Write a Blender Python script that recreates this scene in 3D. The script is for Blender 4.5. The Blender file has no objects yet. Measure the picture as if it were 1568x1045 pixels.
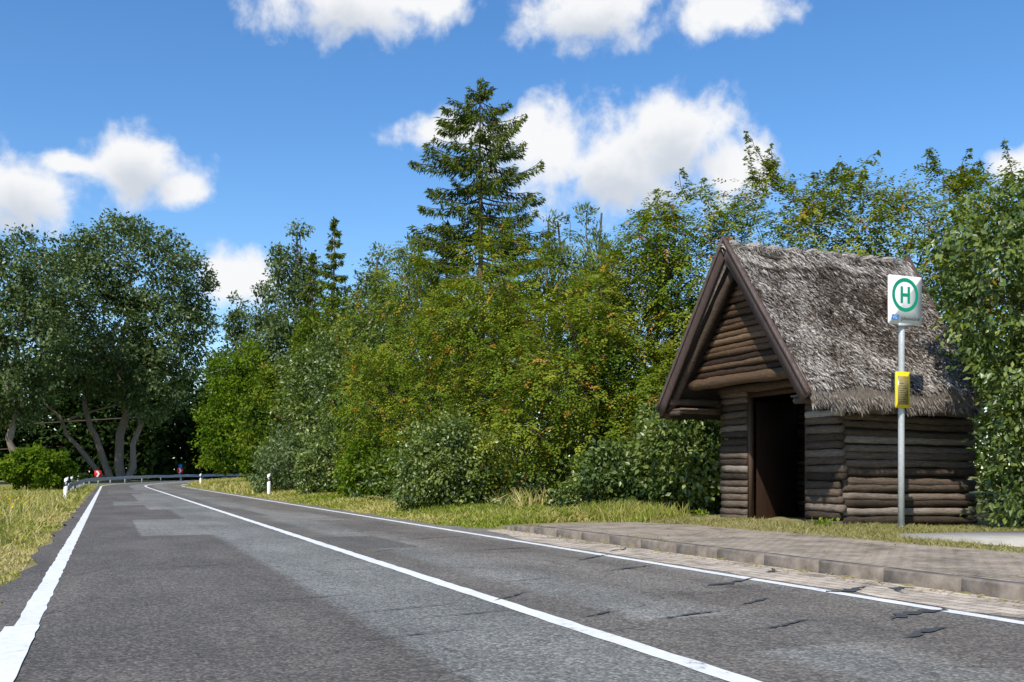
import bpy, math, numpy as np
from mathutils import Vector
rng=np.random.default_rng(7)
sc=bpy.context.scene
sc.view_settings.view_transform='Standard'; sc.view_settings.look='None'; sc.view_settings.exposure=0
TH=math.radians(22.1); ct,st=math.cos(TH),math.sin(TH)
D2=np.array([-st,ct]); N2=np.array([ct,st])
S0=95.0; RC=45.0; PM=math.radians(75)
def smooth(x): x=np.clip(x,0,1); return x*x*(3-2*x)
def zr(s): return 0.55*smooth((np.asarray(s,float)-85)/60)
def road_pt(s,t):
    s=np.asarray(s,float); t=np.asarray(t,float); s,t=np.broadcast_arrays(s,t)
    ph=np.clip((s-S0)/RC,0,PM); C=S0*D2+RC*N2
    e=-np.cos(ph)[...,None]*N2+np.sin(ph)[...,None]*D2
    tg=np.sin(ph)[...,None]*N2+np.cos(ph)[...,None]*D2
    extra=np.where(s<S0,s-S0,np.maximum(s-S0-RC*PM,0))
    return C+(RC-t)[...,None]*e+extra[...,None]*tg
def road_inv(x,y):
    p=np.stack([x,y],-1); s0=p@D2; t0=p@N2
    v=p-(S0*D2+RC*N2); vd=v@D2; vn=v@N2
    ph=np.arctan2(vd,-vn); r=np.hypot(vd,vn)
    e=-math.cos(PM)*N2+math.sin(PM)*D2; tg=math.sin(PM)*N2+math.cos(PM)*D2
    s=np.where(s0<=S0,s0,np.where(ph<PM,S0+RC*ph,S0+RC*PM+v@tg))
    t=np.where(s0<=S0,t0,np.where(ph<PM,RC-r,RC-v@e))
    return s,t
def terrain(x,y):
    x=np.asarray(x,float); y=np.asarray(y,float)
    s,t=road_inv(x,y)
    left=np.interp(-t,[0.8,1.0,2.0,5,14,60],[-.05,-.05,-.10,-.12,-.2,-.1])
    gen=np.interp(t,[6.7,6.95,8,12,20,60],[-.05,-.03,.12,.32,.5,.6])
    bay=np.interp(t,[7.3,7.45,9.5,9.85,11.3,14.3,20,60],[-.05,.06,.08,.20,.26,.17,.35,.6])
    w=smooth((s-18.7)/1.0)
    right=bay*(1-w)+gen*w
    h=np.where(t<0,left,np.where(t<6.7,-.05,right))
    nz=(np.sin(x*1.3+y*.7)+np.sin(x*.37-y*1.1+2)+np.sin(2.3*x+.4*y+1))*.015
    h=h+np.where((t<-1.5)|(t>12),nz,0)
    return h+zr(s)*np.where(s>80,1,0)
# ---------------- materials
def new_mat(name):
    m=bpy.data.materials.new(name); m.use_nodes=True; nt=m.node_tree
    return m,nt,nt.nodes['Principled BSDF']
def N(nt,t,**kw):
    n=nt.nodes.new(t)
    for k,v in kw.items(): setattr(n,k,v)
    return n
def ramp(nt,stops,fac=None,interp='LINEAR'):
    r=N(nt,'ShaderNodeValToRGB'); r.color_ramp.interpolation=interp
    el=r.color_ramp.elements
    while len(el)<len(stops): el.new(0.5)
    for e,(p,c) in zip(el,stops):
        e.position=p; e.color=(c[0],c[1],c[2],1)
    if fac is not None: nt.links.new(fac,r.inputs[0])
    return r
def noise(nt,scale,detail=4,rough=.55,vec=None,dist=0):
    n=N(nt,'ShaderNodeTexNoise'); n.inputs['Scale'].default_value=scale; n.inputs['Detail'].default_value=detail
    n.inputs['Roughness'].default_value=rough; n.inputs['Distortion'].default_value=dist
    if vec is None:
        g=N(nt,'ShaderNodeNewGeometry'); vec=g.outputs['Position']
    nt.links.new(vec,n.inputs['Vector']); return n
def math_(nt,op,a,b=None,clamp=False):
    m=N(nt,'ShaderNodeMath',operation=op); m.use_clamp=clamp
    for i,v in enumerate((a,b)):
        if v is None: continue
        if isinstance(v,(int,float)): m.inputs[i].default_value=v
        else: nt.links.new(v,m.inputs[i])
    return m.outputs[0]
def mixc(nt,fac,a,b,mode='MIX'):
    m=N(nt,'ShaderNodeMix',data_type='RGBA',blend_type=mode)
    for i,v in ((0,fac),(6,a),(7,b)):
        if isinstance(v,(int,float)): m.inputs[i].default_value=v
        elif isinstance(v,tuple): m.inputs[i].default_value=(v[0],v[1],v[2],1)
        else: nt.links.new(v,m.inputs[i])
    return m.outputs[2]
def bump(nt,bs,h,strength,dist=.02):
    b=N(nt,'ShaderNodeBump'); b.inputs['Strength'].default_value=strength; b.inputs['Distance'].default_value=dist
    nt.links.new(h,b.inputs['Height']); nt.links.new(b.outputs[0],bs.inputs['Normal'])
def leaf_mat(name,stops,trans=.28,gloss=.05,rough=.35,gain=1.0):
    m=bpy.data.materials.new(name); m.use_nodes=True; nt=m.node_tree; nt.nodes.clear()
    o=N(nt,'ShaderNodeOutputMaterial')
    a=N(nt,'ShaderNodeAttribute',attribute_name='tint')
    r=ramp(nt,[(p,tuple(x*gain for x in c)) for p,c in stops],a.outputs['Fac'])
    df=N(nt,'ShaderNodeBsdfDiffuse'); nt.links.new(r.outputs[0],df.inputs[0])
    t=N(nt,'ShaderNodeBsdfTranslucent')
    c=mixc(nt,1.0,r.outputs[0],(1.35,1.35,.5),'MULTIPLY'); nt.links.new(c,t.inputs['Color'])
    mx=N(nt,'ShaderNodeMixShader'); mx.inputs[0].default_value=trans
    nt.links.new(df.outputs[0],mx.inputs[1]); nt.links.new(t.outputs[0],mx.inputs[2])
    last=mx
    if gloss>0:
        g=N(nt,'ShaderNodeBsdfGlossy'); g.inputs['Roughness'].default_value=rough
        m2=N(nt,'ShaderNodeMixShader'); m2.inputs[0].default_value=gloss
        nt.links.new(mx.outputs[0],m2.inputs[1]); nt.links.new(g.outputs[0],m2.inputs[2]); last=m2
    nt.links.new(last.outputs[0],o.inputs['Surface'])
    return m
def simple_mat(name,c1,c2,scale=6,rough=.8,bmp=.3,stretch=None,metal=0):
    m,nt,bs=new_mat(name)
    vec=None
    if stretch:
        tc=N(nt,'ShaderNodeTexCoord'); mp=N(nt,'ShaderNodeMapping'); mp.inputs['Scale'].default_value=stretch
        nt.links.new(tc.outputs['Object'],mp.inputs[0]); vec=mp.outputs[0]
    n=noise(nt,scale,6,.65,vec)
    r=ramp(nt,[(.3,c1),(.7,c2)],n.outputs[0])
    nt.links.new(r.outputs[0],bs.inputs['Base Color']); bs.inputs['Roughness'].default_value=rough; bs.inputs['Metallic'].default_value=metal
    if bmp: bump(nt,bs,n.outputs[0],bmp)
    return m
def tint_mat(name,stops,rough=.8,bscale=30,bst=.3,stretch=(1,1,1)):
    m,nt,bs=new_mat(name)
    a=N(nt,'ShaderNodeAttribute',attribute_name='tint')
    tc=N(nt,'ShaderNodeTexCoord'); mp=N(nt,'ShaderNodeMapping'); mp.inputs['Scale'].default_value=stretch
    nt.links.new(tc.outputs['Object'],mp.inputs[0])
    n=noise(nt,bscale,6,.7,mp.outputs[0])
    f=math_(nt,'ADD',a.outputs['Fac'],math_(nt,'MULTIPLY',math_(nt,'SUBTRACT',n.outputs[0],.5),1.1))
    r=ramp(nt,stops,f)
    nt.links.new(r.outputs[0],bs.inputs['Base Color']); bs.inputs['Roughness'].default_value=rough
    bs.inputs['Specular IOR Level'].default_value=.25
    bump(nt,bs,n.outputs[0],bst,.02)
    return m
# ---------------- mesh builder
class MB:
    def __init__(s): s.V=[];s.F=[];s.M=[];s.T=[];s.n=0
    def add(s,v,f,mat=0,tint=.5):
        v=np.asarray(v,float).reshape(-1,3); f=np.asarray(f,int).reshape(-1,4)
        s.V.append(v); s.F.append(f+s.n); s.M.append(np.full(len(f),mat,int))
        s.T.append(np.broadcast_to(np.asarray(tint,float),(len(v),)).copy()); s.n+=len(v)
    def tube(s,pts,rad,k=6,mat=0,tint=.5,wob=0,caps=False):
        pts=np.asarray(pts,float); rad=np.broadcast_to(np.asarray(rad,float),(len(pts),))
        tg=np.gradient(pts,axis=0); tg/=np.linalg.norm(tg,axis=1)[:,None]+1e-9
        up=np.array([0,0,1.]) if abs(tg[0,2])<.8 else np.array([1.,0,0])
        a=np.cross(tg,up); a/=np.linalg.norm(a,axis=1)[:,None]; b=np.cross(tg,a)
        an=np.arange(k)*2*math.pi/k
        rr=rad[:,None]*(1+wob*(rng.random((len(pts),k))-.5))
        v=pts[:,None]+rr[...,None]*(np.cos(an)[None,:,None]*a[:,None]+np.sin(an)[None,:,None]*b[:,None])
        i=np.arange(len(pts)-1)[:,None]*k; j=np.arange(k)[None]; j2=(j+1)%k
        f=np.stack([i+j,i+j2,i+k+j2,i+k+j],-1).reshape(-1,4)
        vv=v.reshape(-1,3)
        if caps:
            n0=len(vv); vv=np.vstack([vv,pts[0],pts[-1]]); ff=[]
            for q in range(0,k,2):
                ff.append([n0,(q+2)%k,q+1,q]); L=(len(pts)-1)*k
                ff.append([n0+1,L+q,L+q+1,L+(q+2)%k])
            f=np.vstack([f,ff])
        s.add(vv,f,mat,tint)
    def box(s,lo,hi,mat=0,tint=.5):
        x0,y0,z0=lo;x1,y1,z1=hi
        v=[(x0,y0,z0),(x1,y0,z0),(x1,y1,z0),(x0,y1,z0),(x0,y0,z1),(x1,y0,z1),(x1,y1,z1),(x0,y1,z1)]
        s.add(v,[(0,3,2,1),(4,5,6,7),(0,1,5,4),(1,2,6,5),(2,3,7,6),(3,0,4,7)],mat,tint)
    def leaves(s,P,D,Nn,L,W,mat=0,tint=.5,fold=.12):
        P=np.asarray(P);n=len(P)
        D=D/(np.linalg.norm(D,axis=1)[:,None]+1e-9)
        S=np.cross(D,Nn); S/=np.linalg.norm(S,axis=1)[:,None]+1e-9
        U=np.cross(S,D)
        L=np.broadcast_to(L,(n,))[:,None]; W=np.broadcast_to(W,(n,))[:,None]
        m=P+D*L*.45+U*W*fold
        v=np.stack([P,m+S*W/2,P+D*L,m-S*W/2],1).reshape(-1,3)
        f=np.arange(4*n).reshape(n,4)
        s.add(v,f,mat,np.repeat(np.broadcast_to(tint,(n,)),4))
    def build(s,name,mats,smooth_idx=(),parent=None,uv=None,loc=None):
        V=np.concatenate(s.V);F=np.concatenate(s.F);M=np.concatenate(s.M);T=np.concatenate(s.T)
        me=bpy.data.meshes.new(name)
        me.vertices.add(len(V)); me.vertices.foreach_set('co',V.astype(np.float32).ravel())
        me.loops.add(F.size); me.loops.foreach_set('vertex_index',F.astype(np.int32).ravel())
        me.polygons.add(len(F)); me.polygons.foreach_set('loop_start',np.arange(0,F.size,4,dtype=np.int32))
        me.update(calc_edges=True)
        me.polygons.foreach_set('material_index',M.astype(np.int32))
        if smooth_idx:
            me.polygons.foreach_set('use_smooth',np.isin(M,smooth_idx))
        a=me.attributes.new('tint','FLOAT','POINT'); a.data.foreach_set('value',T.astype(np.float32))
        if uv is not None:
            u=me.uv_layers.new(name='UVMap'); u.data.foreach_set('uv',np.asarray(uv)[F.ravel()].astype(np.float32).ravel())
        for m in mats: me.materials.append(m)
        o=bpy.data.objects.new(name,me); sc.collection.objects.link(o)
        if parent: o.parent=parent
        return o
def empty(name,loc=(0,0,0),rz=0):
    e=bpy.data.objects.new(name,None); e.location=loc; e.rotation_euler=(0,0,rz); sc.collection.objects.link(e); return e
def unit(n): 
    v=rng.normal(size=(n,3)); return v/np.linalg.norm(v,axis=1)[:,None]
# ---------------- bark + foliage mats
bark=simple_mat('bark',(.07,.05,.035),(.17,.13,.10),5,.9,.6,(3,3,.6))
bark_light=simple_mat('bark_light',(.12,.095,.07),(.26,.21,.165),4,.9,.5,(3,3,.6))
G=1.78
M_dark=leaf_mat('foliage_dark',[(0,(.012,.024,.007)),(.45,(.030,.055,.016)),(.8,(.055,.092,.028)),(1,(.09,.13,.045))],gain=1.1,gloss=0)
M_poplar=leaf_mat('foliage_poplar',[(0,(.022,.038,.012)),(.5,(.060,.088,.028)),(.85,(.095,.13,.050)),(1,(.14,.175,.08))],gain=1.6,gloss=.02)
M_rob=leaf_mat('foliage_robinia',[(0,(.018,.038,.005)),(.35,(.062,.094,.010)),(.68,(.112,.138,.015)),(.88,(.175,.175,.024)),(.93,(.23,.13,.020)),(1,(.26,.11,.025))],.28,.0,gain=G)
M_bright=leaf_mat('foliage_bright',[(0,(.04,.08,.008)),(.5,(.10,.15,.012)),(1,(.17,.215,.025))],.36,.0,gain=1.5)
M_bush=leaf_mat('foliage_bush',[(0,(.018,.036,.007)),(.5,(.060,.090,.016)),(.85,(.11,.14,.026)),(1,(.17,.19,.05))],.25,.05,.4,gain=1.75)
M_spruce=leaf_mat('foliage_spruce',[(0,(.018,.033,.007)),(.5,(.050,.072,.014)),(1,(.11,.125,.02))],.12,.0,gain=1.6)
M_grass=leaf_mat('grass_blades',[(0,(.09,.15,.012)),(.45,(.19,.24,.03)),(.7,(.34,.32,.09)),(.95,(.50,.42,.20)),(.97,(.60,.45,.02)),(1,(.65,.48,.01))],.3,.0,.6,gain=1.15)
M_dry=leaf_mat('grass_dry',[(0,(.16,.18,.04)),(.5,(.32,.28,.11)),(1,(.48,.40,.22))],.2,.0,.7)

def inside(p,blobs,skip,f):
    r=np.zeros(len(p),bool)
    for i,b in enumerate(blobs):
        c=np.array(b[:3]); R=np.array(b[3:6])
        r|=(skip!=i)&(np.linalg.norm((p-c)/R,axis=1)<f)
    return r
def crown(mb,blobs,nclump,nleaf,rc,L,W,mat,mode='leaf',droop=.3,tint=.5,tvar=.18,holes=.0,freq=.6,zmin=None):
    B=np.array(blobs,float)
    area=(B[:,3]*B[:,5]); idx=rng.choice(len(B),size=nclump,p=area/area.sum())
    u=unit(nclump); rf=1-.40*rng.random(nclump)**1.7
    wob=1+.13*np.sin(u[:,0]*5+idx)*np.sin(u[:,2]*6+1.7*idx)+.09*np.sin(u[:,1]*9+idx)
    c=B[idx,:3]+u*B[idx,3:6]*(rf*wob)[:,None]
    keep=~inside(c,blobs,idx,.70)
    nz=np.sin(c[:,0]*freq*2.1+c[:,2]*freq*1.3)+np.sin(c[:,1]*freq*1.7-c[:,2]*freq*2.3+1)+np.sin(c[:,0]*freq*1.1+c[:,2]*freq*3.1+2)
    keep&=nz>(-3+holes*3)
    keep&=c[:,2]>(.1 if zmin is None else zmin)
    # the side turned away from the road is left thinner
    keep&=(c[:,1]<22)|(u[:,1]<.35)|(rng.random(nclump)<.35)
    c=c[keep]; u=u[keep]; nc=len(c); nz=nz[keep]
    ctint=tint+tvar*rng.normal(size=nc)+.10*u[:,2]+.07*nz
    crad=rc*(.6+.8*rng.random(nc))
    ci=np.repeat(np.arange(nc),nleaf); n=len(ci)
    off=unit(n)*(rng.random(n)**.45)[:,None]*crad[ci][:,None]; off[:,2]*=.75
    p=c[ci]+off
    out=u[ci]
    if mode=='leaf':
        D=unit(n)*.9+out*.5+off/crad[ci][:,None]*.6; D[:,2]-=droop
        Nn=unit(n)*.7+out*.6; Nn[:,2]+=.6
        sz=(.6+.8*rng.random(n))
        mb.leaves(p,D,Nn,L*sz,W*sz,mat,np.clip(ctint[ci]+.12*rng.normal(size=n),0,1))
    else:
        k=7; D=unit(n)*.7+out*.7; D[:,2]-=droop*.5; D/=np.linalg.norm(D,axis=1)[:,None]
        Nn=unit(n)*.4+out*.4; Nn[:,2]+=.8; S=np.cross(D,Nn); S/=np.linalg.norm(S,axis=1)[:,None]
        tl=ctint[ci]+.08*rng.normal(size=n)
        acc=rng.random(n)<.05; tl=np.where(acc,.9+.1*rng.random(n),np.minimum(tl,.86))
        RL=L*2.9*(.7+.6*rng.random(n))
        for j in range(k):
            uu=(j+1)/k
            q=p+D*(RL*uu)[:,None]; q[:,2]-=droop*RL*uu*uu
            sd=(1 if j%2 else -1) if j<k-1 else 0
            dd=S*sd*.9+D*.45; dd[:,2]-=.25; 
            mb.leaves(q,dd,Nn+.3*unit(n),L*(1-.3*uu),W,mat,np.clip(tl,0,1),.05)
    return c
def bezier(a,b,sag,n=6):
    a=np.array(a,float);b=np.array(b,float); u=np.linspace(0,1,n)[:,None]
    m=(a+b)/2+np.array(sag); p=(1-u)**2*a+2*u*(1-u)*m+u*u*b
    p[1:-1]+=rng.normal(size=(n-2,3))*.02*np.linalg.norm(b-a); return p
def auto_blobs(cx,cy,z0,z1,hw,nb=9,taper=.5,r=.45):
    H=z1-z0
    out=[(cx,cy,z0+H*.46,hw*.70,hw*.70,H*.42)]
    for i in range(nb):
        f=.12+.76*(i+.5)/nb; z=z0+H*f
        w=hw*math.sqrt(max(.05,1-((f-.38)/(.78-.1*taper))**2))*(1-taper*.6*max(0,f-.45)/.55)
        rr=min(hw*r*(.75+.5*rng.random())*(1-.3*f),H*.3)
        a=i*2.4+rng.random(); q=max(w-rr*.85,0)*(.75+.3*rng.random())
        zz=min(z,z1-rr*(.75+.5*rng.random()))
        out.append((cx+q*math.cos(a),cy+q*math.sin(a),zz,rr,rr,rr*(.85+.3*rng.random())))
    rr=hw*r*.6; out.append((cx+.15*hw*rng.normal(),cy,z1-rr,rr,rr,rr))
    return out
def tree(name,base,blobs,mat,nclump,nleaf,rc,L,W,mode='leaf',tr=.3,bmat=None,droop=.3,tint=.5,holes=0,freq=.6,trunks=None,shoots=0,twigs=70,zmin=None,tvar=.18):
    mb=MB(); bx,by=base; bz=float(terrain(bx,by))-.15
    ztop=max(b[2] for b in blobs)
    tr_list=trunks or [((bx,by,bz),(bx+.2,by,ztop),tr)]
    for a,b,r in tr_list:
        pts=bezier(a,b,rng.normal(size=3)*.3,9); mb.tube(pts,np.linspace(r,r*.25,9),8,0,.5,.15)
    for b in blobs:
        a,_b,r=tr_list[rng.integers(len(tr_list))]
        a=np.array(a);_b=np.array(_b); f=np.clip((b[2]-a[2])/(_b[2]-a[2])*.65,.15,.9)
        p0=a+(_b-a)*f; mb.tube(bezier(p0,b[:3],(0,0,-.3),6),np.linspace(r*.45,r*.12,6),5,0)
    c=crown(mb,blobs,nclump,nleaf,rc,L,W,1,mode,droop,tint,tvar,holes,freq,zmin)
    B=np.array(blobs)[:,:3]
    if twigs:
        for q in c[rng.choice(len(c),min(twigs,len(c)),replace=False)]:
            j=np.argmin(np.linalg.norm(B-q,axis=1)); mb.tube(bezier(B[j],q,(0,0,-.1),4),np.linspace(tr*.1,tr*.03,4),3,0)
    if shoots:
        top=c[np.argsort(-(c[:,2]+rng.random(len(c))*1.8))[:shoots]]
        for q in top:
            ln=.35+.75*rng.random()**1.5; e=q+np.array([rng.normal()*.35,rng.normal()*.35,1])*ln
            pp=bezier(q,e,(rng.normal()*.1,0,0),6); mb.tube(pp,np.linspace(.018,.006,6),3,0)
            n=22; u=rng.random(n); P=q+(e-q)*u[:,None]
            Dd=unit(n); Dd[:,2]=Dd[:,2]*.3-.1
            for j in range(7):
                qq=P+Dd*(L*3*(j+1)/7)*(1.1-u)[:,None]; qq[:,2]-=.05*((j+1)/7)**2
                sd=1 if j%2 else -1
                S=np.cross(Dd,[0,0,1.]); mb.leaves(qq,S*sd+Dd*.5+.2*unit(n),np.array([0,0,1.])+.3*unit(n),L*.9,W,1,.55+.2*rng.random(n),.05)
    return mb.build(name,[bmat or bark,mat],(0,))

# ---------------- WORLD
w=bpy.data.worlds.new('World'); sc.world=w; w.use_nodes=True; nt=w.node_tree; nt.nodes.clear()
out=N(nt,'ShaderNodeOutputWorld'); bg=N(nt,'ShaderNodeBackground'); bg2=N(nt,'ShaderNodeBackground'); mx=N(nt,'ShaderNodeMixShader')
sky=N(nt,'ShaderNodeTexSky',sky_type='NISHITA'); sky.sun_disc=False
SUNEL=math.radians(47); SAZ=math.atan2(-.40,-.917)
sky.sun_elevation=SUNEL; sky.sun_rotation=SAZ%(2*math.pi); sky.ozone_density=2.6; sky.air_density=1.0; sky.dust_density=.3
hs=N(nt,'ShaderNodeHueSaturation'); hs.inputs['Saturation'].default_value=1.26; hs.inputs['Value'].default_value=1.26; hs.inputs['Hue'].default_value=.503
nt.links.new(sky.outputs[0],hs.inputs['Color']); nt.links.new(hs.outputs[0],bg.inputs[0]); bg.inputs[1].default_value=.145
tc=N(nt,'ShaderNodeTexCoord'); nm=N(nt,'ShaderNodeVectorMath',operation='NORMALIZE'); nt.links.new(tc.outputs['Generated'],nm.inputs[0])
sp=N(nt,'ShaderNodeSeparateXYZ'); nt.links.new(nm.outputs[0],sp.inputs[0])
az=math_(nt,'MULTIPLY',math_(nt,'ARCTAN2',sp.outputs[0],sp.outputs[1]),57.2958)
el=math_(nt,'MULTIPLY',math_(nt,'ARCSINE',sp.outputs[2]),57.2958)
cv=N(nt,'ShaderNodeCombineXYZ'); nt.links.new(az,cv.inputs[0]); nt.links.new(el,cv.inputs[1])
n1=noise(nt,.40,6,.56,cv.outputs[0],.15)
lumps=[(2.5,18.5,3.4,2.2),(9.3,18.4,4.1,2.7),(12.2,16.7,2.9,1.8),(6.0,17.0,5.8,2.4),(-3.0,18.9,3.6,1.0),
(-20.4,16.2,2.5,1.8),(-18.4,15.2,1.9,1.0),(-24.2,15.9,1.8,.6),(-26.4,14.2,3.2,2.1),
(-9.5,24.9,4.6,1.9),(-5.2,25.4,3,1.0),(4.6,24.8,4.2,1.7),(12.1,24.6,3.2,1.4),(-15.2,10.8,2.4,1.6),(27.5,15.4,1.8,1.2),
(75,20,14,4),(-80,22,16,4),(150,22,16,5)]
def field(ls,dy,sc_):
    cur=None
    for a,e,rx,ry in ls:
        vm=N(nt,'ShaderNodeVectorMath',operation='MULTIPLY_ADD'); nt.links.new(cv.outputs[0],vm.inputs[0])
        sx,sy=1/(rx*sc_),1/(ry*sc_); vm.inputs[1].default_value=(sx,sy,0); vm.inputs[2].default_value=(-a*sx,-(e+dy*ry)*sy,0)
        ln=N(nt,'ShaderNodeVectorMath',operation='LENGTH'); nt.links.new(vm.outputs[0],ln.inputs[0])
        if cur is None: cur=ln.outputs['Value']
        else:
            m=N(nt,'ShaderNodeMath',operation='SMOOTH_MIN'); nt.links.new(cur,m.inputs[0]); nt.links.new(ln.outputs['Value'],m.inputs[1]); m.inputs[2].default_value=.25; cur=m.outputs[0]
    return math_(nt,'SUBTRACT',1.0,cur)
F1=field(lumps,0,1.0)
dn=math_(nt,'MULTIPLY',math_(nt,'SUBTRACT',n1.outputs[0],.5),2.4)
den=math_(nt,'ADD',F1,dn)
mr=N(nt,'ShaderNodeMapRange',interpolation_type='SMOOTHSTEP'); nt.links.new(den,mr.inputs[0]); mr.inputs[1].default_value=-.30; mr.inputs[2].default_value=.58
F2=field([lumps[i] for i in (1,3,5,8,9,11)],-.55,.85)  # shadowed undersides, painted as grey into the cloud colour
mr2=N(nt,'ShaderNodeMapRange',interpolation_type='SMOOTHSTEP'); nt.links.new(math_(nt,'ADD',F2,math_(nt,'MULTIPLY',dn,.5)),mr2.inputs[0]); mr2.inputs[1].default_value=-.1; mr2.inputs[2].default_value=.9
cc=mixc(nt,mr2.outputs[0],(.97,.98,1.0),(.66,.71,.79)); nt.links.new(cc,bg2.inputs[0]); bg2.inputs[1].default_value=.97
nt.links.new(mr.outputs[0],mx.inputs[0]); nt.links.new(bg.outputs[0],mx.inputs[1]); nt.links.new(bg2.outputs[0],mx.inputs[2]); nt.links.new(mx.outputs[0],out.inputs[0])
sl=bpy.data.lights.new('sun','SUN'); sl.energy=5.0; sl.angle=math.radians(.5); sl.color=(1,.94,.84)
so=bpy.data.objects.new('sun',sl); sc.collection.objects.link(so)
Sd=Vector((math.sin(SAZ)*math.cos(SUNEL),math.cos(SAZ)*math.cos(SUNEL),math.sin(SUNEL)))
so.rotation_euler=Sd.to_track_quat('Z','Y').to_euler(); so.location=(0,-20,40)
# ---------------- CAMERA
cd=bpy.data.cameras.new('camera'); cam=bpy.data.objects.new('camera',cd); sc.collection.objects.link(cam); sc.camera=cam
cam.location=(0,0,1.1); cam.rotation_euler=(math.radians(90),0,0); cd.lens=35; cd.sensor_width=36; cd.shift_y=.1304; cd.clip_end=5000; cd.clip_start=.05
# ---------------- GROUND
def axis(lo,hi,step,far):
    a=list(np.arange(lo,hi,step)); s=step; x=a[-1]
    while x<far: s*=1.13; x+=s; a.append(x)
    s=step; x=a[0]; pre=[]
    while x>-far: s*=1.13; x-=s; pre.append(x)
    return np.array(pre[::-1]+a)
gx=axis(-14,22,.3,2500); gy=axis(0,42,.3,2500)
X,Y=np.meshgrid(gx,gy); Z=terrain(X,Y)
mb=MB(); nx,ny=len(gx),len(gy)
i=(np.arange(ny-1)[:,None]*nx+np.arange(nx-1)[None]).ravel()
mb.add(np.stack([X,Y,Z],-1).reshape(-1,3),np.stack([i,i+1,i+nx+1,i+nx],-1))
m,nt,bs=new_mat('ground_grass')
a=noise(nt,.7,6,.65); b=noise(nt,14,5,.7)
f=math_(nt,'ADD',math_(nt,'MULTIPLY',a.outputs[0],.6),math_(nt,'MULTIPLY',b.outputs[0],.45))
r=ramp(nt,[(.36,(.09,.12,.02)),(.5,(.19,.18,.055)),(.62,(.30,.25,.12)),(.72,(.25,.19,.12))],f)
nt.links.new(r.outputs[0],bs.inputs['Base Color']); bs.inputs['Roughness'].default_value=.95; bump(nt,bs,b.outputs[0],.7,.05)
mb.build('ground',[m],(0,))
# ---------------- ROAD
def ribbon(name,ss,tf0,tf1,zoff,mat,nt_=2,extra=None):
    mb=MB(); ss=np.asarray(ss,float); u=np.linspace(0,1,nt_)
    t0=np.array([tf0(s) for s in ss]); t1=np.array([tf1(s) for s in ss])
    T=t0[:,None]+(t1-t0)[:,None]*u[None]; SS=np.broadcast_to(ss[:,None],T.shape)
    P=road_pt(SS,T); Zz=zr(SS)*(SS>80)+zoff if extra is None else extra(SS,T)+zoff
    v=np.concatenate([P,Zz[...,None]],-1).reshape(-1,3)
    i=(np.arange(len(ss)-1)[:,None]*nt_+np.arange(nt_-1)[None]).ravel()
    mb.add(v,np.stack([i,i+1,i+nt_+1,i+nt_],-1)[:, ::-1])
    return mb.build(name,[mat],(),uv=np.stack([SS,T],-1).reshape(-1,2))
def srange(a,b,st_): return np.arange(a,b+st_*.5,st_)
m,nt,bs=new_mat('asphalt')
uv=N(nt,'ShaderNodeUVMap'); su=N(nt,'ShaderNodeSeparateXYZ'); nt.links.new(uv.outputs[0],su.inputs[0])
mp=N(nt,'ShaderNodeMapping'); mp.inputs['Scale'].default_value=(.25,1,1); nt.links.new(uv.outputs[0],mp.inputs[0])
e1=noise(nt,4,7,.68,uv.outputs[0]); e2=noise(nt,1.2,6,.6,mp.outputs[0]); e3=noise(nt,.35,5,.6,uv.outputs[0])
tt=math_(nt,'ADD',su.outputs[1],math_(nt,'MULTIPLY',math_(nt,'SUBTRACT',e1.outputs[0],.5),.30))
r1=ramp(nt,[(0,(.122,.112,.100)),(.10,(.128,.118,.106)),(.215,(.118,.108,.097)),(.232,(.190,.194,.182)),(.37,(.186,.190,.176)),(.40,(.140,.129,.113)),(.455,(.150,.138,.120)),(.48,(.190,.190,.174)),(.55,(.186,.182,.164)),(.605,(.150,.136,.117)),(.72,(.145,.130,.111)),(.77,(.187,.176,.155)),(.85,(.19,.180,.158))],math_(nt,'MULTIPLY',tt,.125))
def rect(s0,s1,t0,t1):
    s_=math_(nt,'ADD',su.outputs[0],math_(nt,'MULTIPLY',math_(nt,'SUBTRACT',e1.outputs[0],.5),.4))
    g=math_(nt,'MULTIPLY',math_(nt,'GREATER_THAN',s_,s0),math_(nt,'LESS_THAN',s_,s1))
    return math_(nt,'MULTIPLY',g,math_(nt,'MULTIPLY',math_(nt,'GREATER_THAN',tt,t0),math_(nt,'LESS_THAN',tt,t1)))
col=r1.outputs[0]
for (s0,s1,t0,t1,c) in [(19,26,.55,1.8,(.205,.203,.188)),(33,60,1.2,1.9,(.195,.194,.181)),(38,44,.2,1.5,(.185,.182,.168)),(24,29,3.9,5.4,(.195,.189,.171)),(8,13,4.7,5.6,(.18,.167,.146)),(62,75,0,6,(.160,.154,.142)),(14.5,17.5,3.3,4.4,(.125,.117,.105)),(5.2,6.6,3.6,5.2,(.135,.125,.11)),(27,33,3.3,4.0,(.13,.122,.11))]:
    col=mixc(nt,rect(s0,s1,t0,t1),col,c)
big=ramp(nt,[(.25,(.74,.74,.74)),(.75,(1.22,1.20,1.18))],e2.outputs[0])
col=mixc(nt,1.0,col,big.outputs[0],'MULTIPLY')
b3=ramp(nt,[(.35,(.82,.81,.80)),(.65,(1.14,1.13,1.12))],e3.outputs[0])
col=mixc(nt,1.0,col,b3.outputs[0],'MULTIPLY')
vo=N(nt,'ShaderNodeTexVoronoi'); vo.inputs['Scale'].default_value=52; nt.links.new(uv.outputs[0],vo.inputs['Vector'])
spk=ramp(nt,[(.0,(.42,.42,.42)),(.5,(.90,.90,.90)),(1,(1.95,1.93,1.87))],vo.outputs['Color'])
col=mixc(nt,.95,col,spk.outputs[0],'MULTIPLY')
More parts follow.
